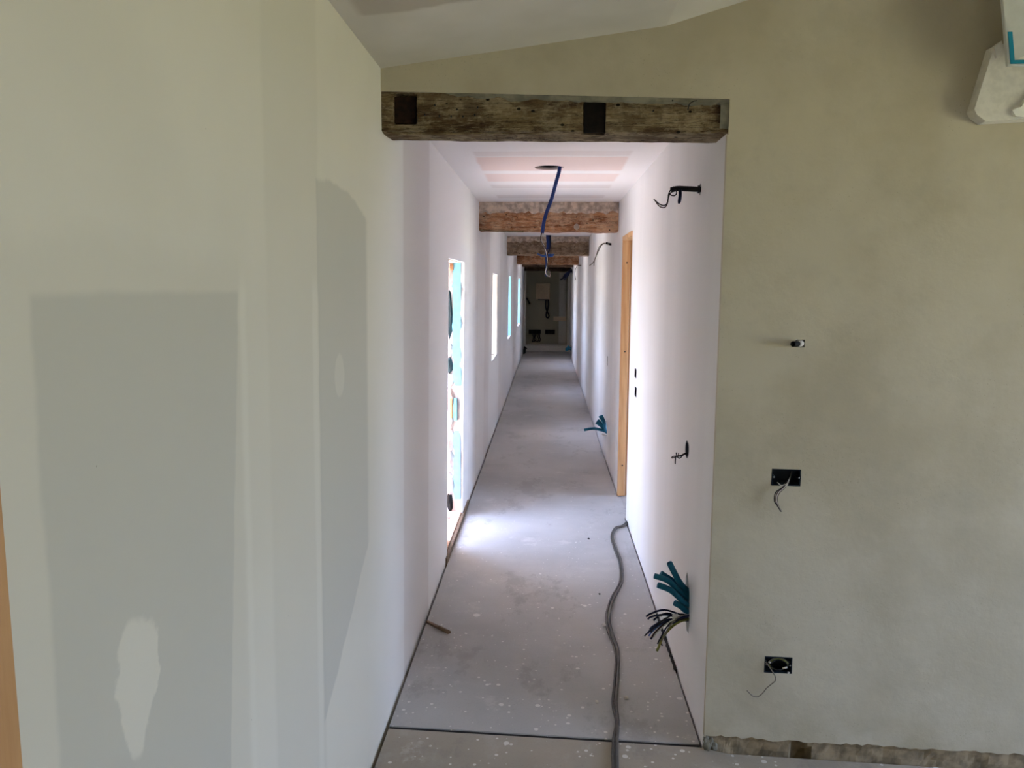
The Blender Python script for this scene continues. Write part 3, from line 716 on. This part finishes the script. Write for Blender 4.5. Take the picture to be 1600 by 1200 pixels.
# recessed boxes in the right wall
def boxR(y0, y1, z0, z1, label, name='switch_box'):
    t = thing(name, (XR + 0.03, (y0 + y1) / 2, z0), label, 'switch box', 'back boxes in the right wall')
    d = 0.05; w = 0.004
    vs = []; fs = []
    for x, i_ in ((XR + 0.001, 0.0), (XR + d, 0.0), (XR + d, w), (XR + 0.001, w)):
        vs += [(x, y0 + i_, z0 + i_), (x, y1 - i_, z0 + i_), (x, y1 - i_, z1 - i_), (x, y0 + i_, z1 - i_)]
    for a in (0, 8):
        for k in range(4):
            fs.append((a + k, a + (k + 1) % 4, a + 4 + (k + 1) % 4, a + 4 + k))
    for k in range(4): fs.append((12 + k, 12 + (k + 1) % 4, (k + 1) % 4, k))
    fs += [(4, 5, 6, 7), (8, 9, 10, 11)]
    link_mesh('box_shell', vs, fs, M['black'], t)
    ym = (y0 + y1) / 2
    for z in (z0 + 0.012, z1 - 0.012):
        tube('screw_boss', [(XR + 0.03, ym, z), (XR + 0.002, ym, z)], 0.005, M['black'], t, sides=8, n=1)
    tube('wire', [(XR + 0.045, ym, (z0 + z1) / 2), (XR + 0.02, ym + 0.01, (z0 + z1) / 2 + 0.008), (XR + 0.006, ym - 0.012, (z0 + z1) / 2 - 0.01)], 0.003, M['black_wire'], t)
    return t
boxR(4.995, 5.105, 1.060, 1.122, 'upper of the two small black boxes in the right wall before the door lining')
boxR(4.965, 5.075, 0.940, 1.004, 'lower of the two small black boxes in the right wall before the door lining')
boxR(7.36, 7.43, 0.902, 0.992, 'small black box in the right wall beyond the door lining, above the teal conduits')

# round box with a twist of wires
t = thing('round_box', (XR + 0.02, 3.145, 0.99), 'round black box with twisted dark wires, in the right wall near the corner', 'switch box', 'back boxes in the right wall')
n_ = 24; vs = []; fs = []
for x, r in ((XR - 0.002, 0.037), (XR - 0.002, 0.031), (XR + 0.045, 0.030), (XR + 0.045, 0.0)):
    for k in range(n_):
        an = 2 * math.pi * k / n_; vs.append((x, 3.145 + r * math.cos(an), 0.99 + r * math.sin(an)))
for a in range(3):
    for k in range(n_): fs.append((a * n_ + k, a * n_ + (k + 1) % n_, (a + 1) * n_ + (k + 1) % n_, (a + 1) * n_ + k))
link_mesh('box_shell', vs, fs, M['backbox'], t, True)
tube('wire', [(0.61, 3.14, 0.98), (0.572, 3.14, 0.974), (0.556, 3.14, 0.966), (0.543, 3.138, 0.963), (0.533, 3.138, 0.96), (0.531, 3.138, 0.945), (0.531, 3.138, 0.93)], 0.0026, M['black_wire'], t)
tube('wire', [(0.61, 3.145, 0.975), (0.568, 3.14, 0.970), (0.549, 3.135, 0.955), (0.538, 3.135, 0.961), (0.533, 3.135, 0.978)], 0.0024, M['black_wire'], t)
tube('wire', [(0.61, 3.15, 0.98), (0.566, 3.14, 0.972), (0.550, 3.142, 0.962), (0.530, 3.14, 0.962), (0.519, 3.14, 0.959), (0.518, 3.14, 0.954), (0.529, 3.14, 0.957), (0.541, 3.14, 0.962), (0.544, 3.14, 0.975)], 0.0022, M['brown_wire'], t)

# conduit bundle low on the right wall near the corner
t = thing('conduit_bundle', (0.60, 3.03, 0.38), 'thick teal conduits and cut wires bursting from the lower right wall near corner', 'cables', 'low conduit bundles on the right wall')
CB = lambda *p: [Vector(q) for q in p]
tube('conduit', CB((0.64, 3.05, 0.40), (0.58, 3.04, 0.43), (0.545, 3.02, 0.47), (0.52, 3.01, 0.515), (0.497, 3.0, 0.560)), 0.0125, M['teal'], t, sides=12, corr=0.001, pitch=0.005, hollow=0.78)
tube('conduit', CB((0.64, 3.03, 0.38), (0.57, 3.02, 0.41), (0.53, 3.0, 0.452), (0.49, 2.99, 0.49), (0.437, 2.99, 0.508)), 0.0118, M['teal'], t, sides=12, corr=0.001, pitch=0.005, hollow=0.78)
tube('conduit', CB((0.64, 3.02, 0.36), (0.57, 3.0, 0.39), (0.535, 2.985, 0.425), (0.50, 2.98, 0.455), (0.449, 2.98, 0.475)), 0.0125, M['teal'], t, sides=12, corr=0.001, pitch=0.005, hollow=0.78)
tube('conduit', CB((0.64, 3.05, 0.39), (0.575, 3.03, 0.42), (0.535, 3.03, 0.46), (0.50, 3.03, 0.485), (0.468, 3.03, 0.505)), 0.0118, M['teal'], t, sides=12, corr=0.001, pitch=0.005, hollow=0.78)
tube('conduit', CB((0.64, 3.02, 0.34), (0.575, 3.0, 0.36), (0.545, 2.99, 0.385), (0.52, 2.985, 0.40)), 0.0125, M['teal'], t, sides=12, corr=0.001, pitch=0.005, hollow=0.78)
wend = [((0.407, 2.97, 0.345), 'navy'), ((0.413, 2.965, 0.338), 'navy'), ((0.425, 2.96, 0.285), 'black_wire'), ((0.418, 2.96, 0.27), 'blue_wire'), ((0.412, 2.955, 0.282), 'navy'), ((0.43, 2.965, 0.262), 'brown_wire'), ((0.421, 2.96, 0.296), 'navy'), ((0.455, 2.965, 0.235), 'black_wire'), ((0.47, 2.96, 0.25), 'grey_wire'), ((0.437, 2.97, 0.33), 'navy'), ((0.438, 2.965, 0.262), 'white_wire'), ((0.404, 2.975, 0.262), 'black_wire'), ((0.428, 2.97, 0.252), 'navy')]
for i, (e, mm) in enumerate(wend):
    e = Vector(e); q = random.uniform
    st = Vector((0.62, 3.0 + q(-.01, .02), 0.335 + q(-.02, .02)))
    m1 = Vector((0.555, 2.99 + q(-.01, .01), 0.335 + q(-.012, .015)))
    m2 = m1.lerp(e, 0.5) + Vector((0, q(-.008, .008), 0.02 + q(-.004, .014)))
    tube('wire', [st, m1, m2, e.lerp(m2, 0.25) + Vector((0, 0, 0.006)), e], 0.0028 if mm != 'navy' else 0.004, M[mm], t)
tube('sleeve', CB((0.62, 3.0, 0.33), (0.565, 2.985, 0.33), (0.52, 2.975, 0.312), (0.48, 2.97, 0.268), (0.458, 2.965, 0.218), (0.453, 2.965, 0.206)), 0.0052, M['green_wire'], t, sides=8)
tube('tape', CB((0.470, 2.98, 0.349), (0.455, 2.978, 0.348)), 0.0065, M['white_wire'], t, sides=8, n=1)
tube('tape', CB((0.535, 2.985, 0.345), (0.512, 2.982, 0.343)), 0.0095, M['white_wire'], t, sides=10, n=1)
tube('wire', CB((0.60, 3.0, 0.32), (0.54, 2.98, 0.325), (0.50, 2.975, 0.31), (0.478, 2.97, 0.285), (0.468, 2.97, 0.25), (0.474, 2.97, 0.226)), 0.003, M['navy'], t)
box('wall_box', (XR + 0.012, 2.985, 0.29), (XR + 0.10, 3.075, 0.46), M['backbox'], t)

t = thing('conduit_bundle', (0.60, 7.33, 0.28), 'five bent teal conduits sticking out of the right wall beyond the door lining', 'cables', 'low conduit bundles on the right wall')
for e, m in (((0.512, 7.33, 0.425), (0.55, 7.33, 0.36)), ((0.528, 7.34, 0.43), (0.56, 7.34, 0.36)), ((0.48, 7.32, 0.365), (0.535, 7.32, 0.32)), ((0.363, 7.3, 0.292), (0.46, 7.3, 0.307)), ((0.495, 7.33, 0.385), (0.54, 7.33, 0.33))):
    tube('conduit', CB((0.63, 7.33, 0.25), (0.575, 7.33, 0.275), m, e), 0.0145, M['teal'], t, sides=10, corr=0.001, pitch=0.008, hollow=0.78)
tube('wire', CB((0.62, 7.3, 0.24), (0.575, 7.3, 0.245), (0.535, 7.3, 0.255)), 0.006, M['white_wire'], t)
t = thing('conduit_bundle', (0.60, 18.1, 0.16), 'teal blue conduits low on the right wall at the far end of the corridor', 'cables', 'low conduit bundles on the right wall')
for i in range(5):
    q = random.uniform
    tube('conduit', CB((0.60, 18.1 + q(-.2, .2), 0.16 + q(-.04, .06)), (0.53, 18.1 + q(-.1, .1), 0.19 + q(-.03, .05)), (0.46 + q(-.03, .04), 18.1, 0.22 + q(-.06, .06))), 0.022, M['teal'], t, sides=8)
box('wall_box', (XR - 0.006, 17.9, 0.05), (XR + 0.05, 18.35, 0.27), M['backbox'], t)

# boxes in the front wall
def boxF(s0, s1, z0, z1, label, mm='backbox'):
    t = thing('junction_box', FW((s0 + s1) / 2, z0, -0.03), label, 'junction box', 'junction boxes in the front wall')
    def ring(i_, d): return [FW(s0 + i_, z0 + i_, d), FW(s1 - i_, z0 + i_, d), FW(s1 - i_, z1 - i_, d), FW(s0 + i_, z1 - i_, d)]
    vs = ring(0.0008, 0.001) + ring(0.0008, -0.05) + ring(0.004, -0.045) + ring(0.004, 0.001); fs = []
    for a in (0, 8):
        for k in range(4): fs.append((a + k, a + (k + 1) % 4, a + 4 + (k + 1) % 4, a + 4 + k))
    for k in range(4): fs.append((12 + k, 12 + (k + 1) % 4, (k + 1) % 4, k))
    fs += [(4, 5, 6, 7), (8, 9, 10, 11)]
    link_mesh('box_shell', vs, fs, M[mm], t)
    zm = (z0 + z1) / 2
    for s in (s0 + 0.007, s1 - 0.007):
        tube('screw_boss', [FW(s, zm, -0.03), FW(s, zm, -0.001)], 0.0055, M[mm], t, sides=10, n=1)
        tube('screw', [FW(s, zm, -0.002), FW(s, zm, 0.001)], 0.003, M['metal'], t, sides=8, n=1)
    return t
t = boxF(0.771, 0.868, 0.979, 1.038, 'dark rectangular wall box at middle height on the right plaster wall, short wires drooping')
for i, (mm, o) in enumerate((('brown_wire', 0.0), ('grey_wire', 0.005), ('black_wire', -0.004), ('white_wire', 0.002))):
    tube('wire', [FW(0.848, 1.022, -0.04), FW(0.835, 1.010, -0.01), FW(0.818 + o, 0.99, 0.012), FW(0.806 + o, 0.978, 0.022), FW(0.786 + o * 1.5, 0.962, 0.028), FW(0.781 + o, 0.938 + o, 0.03), FW(0.789 + o * 0.5, 0.918, 0.03), FW(0.802 + o * 0.3, 0.897, 0.028)], 0.0018, M[mm], t)
tube('wire', [FW(0.79, 0.992, 0.004), FW(0.80, 0.985, 0.016), FW(0.818, 0.99, 0.02), FW(0.814, 0.982, 0.018), FW(0.796, 0.984, 0.014)], 0.0016, M['white_wire'], t)
t = boxF(0.777, 0.872, 0.305, 0.366, 'dark rectangular wall box low on the right plaster wall, stuffed with coiled wire')
for i in range(3):
    mm = ('grey_wire', 'green_wire', 'black_wire')[i]
    pts = []
    for k in range(15):
        an = 2 * math.pi * k / 11 + i; pts.append(FW(0.826 + (0.036 - 0.004 * i) * math.cos(an), 0.336 + (0.021 - 0.002 * i) * math.sin(an), -0.008 + 0.004 * i + 0.004 * math.sin(3 * an)))
    tube('wire', pts, 0.0017, M[mm], t)
tube('wire', [FW(0.78, 0.345, 0.002), FW(0.789, 0.336, 0.014), FW(0.803, 0.317, 0.02), FW(0.812, 0.30, 0.02), FW(0.812, 0.287, 0.02), FW(0.80, 0.274, 0.02), FW(0.784, 0.258, 0.02), FW(0.772, 0.24, 0.02), FW(0.757, 0.227, 0.022), FW(0.738, 0.229, 0.026), FW(0.722, 0.244, 0.03), FW(0.715, 0.252, 0.03)], 0.0019, M['grey_wire'], t)
tube('wire', [FW(0.79, 0.347, 0.004), FW(0.797, 0.347, 0.008)], 0.003, M['white_wire'], t, n=1)
tube('wire', [FW(0.838, 0.328, 0.006), FW(0.853, 0.331, 0.006)], 0.0028, M['white_wire'], t, n=1)
tube('wire', [FW(0.857, 0.311, 0.004), FW(0.86, 0.313, 0.008)], 0.0032, M['white_wire'], t, n=1)
# conduit stub
t = thing('conduit_stub', FW(0.84, 1.464, 0.0), 'short black conduit stub with white tape poking from the right plaster wall above the boxes', 'conduit')
tube('conduit', [FW(0.846, 1.465, -0.05), FW(0.844, 1.465, 0.0), FW(0.826, 1.466, 0.03), FW(0.806, 1.466, 0.05)], 0.0095, M['black'], t, sides=14, corr=0.0008, pitch=0.004, hollow=0.8)
tube('tape', [FW(0.845, 1.465, 0.001), FW(0.828, 1.4658, 0.028)], 0.0108, M['white_wire'], t, sides=14, n=1)

# ================================================================ things on the floor
t = thing('floor_cable', (0.35, 3.9, 0.0), 'grey twin cable winding along the corridor floor into the door opening', 'cable')
path = [(1.2, 5.75, 0.006), (0.80, 5.50, 0.007), (0.66, 5.47, 0.007), (0.553, 5.24, 0.007), (0.49, 5.17, 0.007), (0.452, 4.99, 0.007), (0.453, 4.75, 0.007), (0.462, 4.515, 0.007), (0.438, 4.209, 0.007), (0.372, 3.97, 0.007), (0.334, 3.774, 0.007), (0.325, 3.6, 0.007), (0.338, 3.36, 0.007), (0.318, 3.14, 0.007), (0.292, 2.92, 0.007), (0.285, 2.78, 0.007), (0.271, 2.658, 0.006), (0.258, 2.50, 0.006), (0.24, 2.2, 0.006), (0.25, 1.7, 0.006)]
path = [(p[0], p[1], p[2] + 0.001) for p in path]
tube('cable_strand', path, 0.0065, M['cable'], t, sides=10, n=10)
off = [0, 0, 0, 0, 0.0, -0.012, -0.013, -0.013, -0.013, -0.014, -0.016, -0.018, -0.013, -0.012, -0.014, -0.006, -0.013, -0.014, -0.013, -0.013]
tube('cable_strand', [(p[0] + o - (0.0 if o else 0.008), p[1] + (0.012 if not o else 0), p[2] - 0.001) for p, o in zip(path, off)], 0.0055, M['cable'], t, sides=10, n=10)

t = thing('wood_stick', (-0.515, 3.565, 0.0), 'short broken wooden stick lying on the floor beside the left wall', 'stick')
dirv = (Vector((-0.449, 3.505, 0)) - Vector((-0.579, 3.625, 0))).normalized(); per = Vector((-dirv.y, dirv.x, 0))
A = Vector((-0.575, 3.622, 0.0)); L = 0.17
def st(a, b, c): return A + dirv * a + per * b + Vector((0, 0, c))
box('shaft', (0.0, -0.008, 0.001), (L, 0.008, 0.013), M['stick'], t, fn=lambda a, b, c: st(a, b * (0.8 + a * 2) + 0.003 * math.sin(a * 40), c), bev=0.002)
box('splinter', (L * 0.55, -0.007, 0.011), (L * 0.97, 0.004, 0.018), M['stick'], t, fn=st, bev=0.002)
chips = [((0.297, 3.638), 'largest white plaster chip on the floor just left of the cable', 0.014), ((0.335, 2.965), 'white plaster chip touching the right side of the cable near the floor joint', 0.011), ((0.215, 2.93), 'small plaster chip left of the cable before the floor joint', 0.007), ((0.29, 4.95), 'tiny dark crumb of plaster left of the cable by the door opening', 0.008), ((0.30, 4.03), 'dark grit crumb left of the cable bend', 0.006)]
for i, ((x, y), lab, r) in enumerate(chips):
    o = lump('plaster_chip', (x, y, r * 0.42), (r, r * 1.4, r * 0.5), M['chip'] if 'dark' not in lab else M['edgefoam'], None, seed=60 + i, amp=0.6, sub=2)
    tag(o, lab, 'debris', 'plaster crumbs on the floor')

# ================================================================ upper right corner: packed unit and its foam block
t = thing('foam_block', FW(1.40, 2.2, 0.0), 'white tapered foam packing block against the plaster wall, upper right corner', 'packing foam')
def pl(pts, d0, d1, name, mat, parent, shrink=1.0):
    n_ = len(pts); cx = sum(p[0] for p in pts) / n_; cz = sum(p[1] for p in pts) / n_
    vs = [FW(cx + (s - cx) * shrink, cz + (z - cz) * shrink, d1) for s, z in pts] + [FW(s, z, d0) for s, z in pts]
    fs = [tuple(range(n_)), tuple(reversed(range(n_, 2 * n_)))] + [(i, (i + 1) % n_, n_ + (i + 1) % n_, n_ + i) for i in range(n_)]
    return link_mesh(name, vs, fs, mat, parent)
pl([(1.312, 2.195), (1.322, 2.178), (1.349, 2.159), (1.56, 2.168), (1.59, 2.42), (1.375, 2.388), (1.356, 2.383)], 0.002, 0.05, 'block_body', M['foam'], t, 0.985)
pl([(1.350, 2.375), (1.372, 2.394), (1.378, 2.365), (1.362, 2.345)], 0.03, 0.062, 'foam_lip', M['foam'], t)
pl([(1.418, 2.190), (1.430, 2.172), (1.458, 2.166), (1.49, 2.21), (1.49, 2.25), (1.452, 2.222), (1.445, 2.20)], 0.048, 0.062, 'torn_film', simple('bright_film', (246, 246, 236), 0.4, 0.03), t)
t = thing('wall_unit', FW(1.6, 2.3, 0.0), 'pale grey wall unit with teal corner line, cut by upper right picture edge', 'wall unit')
fn_u = lambda a, b, c: FW(a - 0.16 * (b - 2.297), b, c)
box('casing', (1.50, 2.31, 0.052), (2.10, 2.62, 0.135), M['foam'], t, fn=fn_u, bev=0.01)
box('front_panel', (1.353, 2.297, 0.135), (2.15, 2.64, 0.15), M['panel'], t, fn=fn_u, bev=0.003)
box('teal_line', (1.360, 2.305, 0.149), (1.372, 2.392, 0.152), M['tealtape'], t, fn=fn_u)
box('teal_line', (1.360, 2.302, 0.149), (2.14, 2.312, 0.1525), M['tealtape'], t, fn=fn_u)
pl([(1.373, 2.314), (1.43, 2.314), (1.43, 2.338)], 0.149, 0.1515, 'film_corner', M['foam'], t)

# ================================================================ far room
t = thing('electric_panel', (-0.105, 20.45, 1.30), 'beige box-shaped panel high on the dark end wall, two cables hanging under it', 'electric panel')
box('cabinet', (-0.285, 20.30, 1.31), (0.07, 20.449, 1.715), M['panelbox'], t, bev=0.012)
box('cabinet_door', (-0.25, 20.288, 1.325), (0.06, 20.302, 1.70), simple('beige_door', (226, 202, 166), 0.5, 0.05), t, bev=0.006)
box('bottom_plate', (-0.24, 20.31, 1.285), (0.05, 20.43, 1.311), M['black'], t)
tube('cable', [(0.03, 20.38, 1.30), (0.035, 20.38, 1.15), (0.01, 20.38, 1.02), (-0.02, 20.38, 0.94)], 0.022, M['black_wire'], t)
tube('cable', [(-0.03, 20.38, 1.30), (-0.035, 20.38, 1.12), (0.0, 20.38, 1.0), (0.05, 20.38, 0.9), (0.04, 20.38, 0.83), (-0.01, 20.38, 0.84), (-0.02, 20.38, 0.92), (0.02, 20.38, 0.96)], 0.018, M['black_wire'], t)
def end_box(x0, x1, z0, z1, label, wires):
    t = thing('back_box', ((x0 + x1) / 2, 20.44, z0), label, 'junction box')
    box('box_shell', (x0, 20.40, z0), (x1, 20.449, z1), M['black'], t, bev=0.006)
    nb = 3
    for k in range(nb):
        xa = x0 + (x1 - x0) * (k + 0.12) / nb; xb = x0 + (x1 - x0) * (k + 0.88) / nb
        box('module_bay', (xa, 20.392, z0 + 0.02), (xb, 20.402, z1 - 0.02), M['void'], t)
    for k in range(wires):
        x = x0 + (x1 - x0) * random.uniform(0.2, 0.9)
        tube('wire', [(x, 20.40, z0 + 0.03), (x + random.uniform(-.03, .03), 20.36, z0 - 0.03), (x + random.uniform(-.06, .08), 20.35, z0 - 0.14), (x + random.uniform(-.06, .12), 20.36, z0 - 0.21)], 0.011, M['black_wire'], t)
end_box(-0.475, -0.155, 0.40, 0.515, 'left black back box on the end wall with wires spilling below', 7)
end_box(-0.04, 0.215, 0.395, 0.515, 'right black back box on the end wall without loose wires', 0)
o = box('white_board', (0.31, 20.40, 0.145), (0.50, 20.447, 2.0), M['white_trim'], None, bev=0.004)
tag(o, 'tall pale board standing against the right of the end wall', 'board')
o = box('beige_tray', (0.17, 20.34, 0.75), (0.50, 20.398, 0.86), M['panelbox'], None, bev=0.008)
tag(o, 'beige strip fixed across the tall pale board on the end wall', 'strip')
o = tube('black_conduit', [(-0.535, 20.44, 1.335), (-0.50, 20.40, 1.28), (-0.45, 20.36, 1.20)], 0.018, M['black'], None, sides=8)
tag(o, 'short black conduit poking from the end wall left of the panel', 'conduit')
t = thing('conduit_tail', (-0.55, 18.9, 0.0), 'dark bent conduit tails rising from the floor by the left wall at the far end', 'conduit')
for i in range(3):
    tube('conduit', [(-0.555 + 0.012 * i, 18.9 + 0.1 * i, 0.0), (-0.55 + 0.015 * i, 18.85 + 0.1 * i, 0.1), (-0.53 + 0.02 * i, 18.8 + 0.1 * i, 0.19 - 0.03 * i)], 0.017, M['black'], t, sides=8)
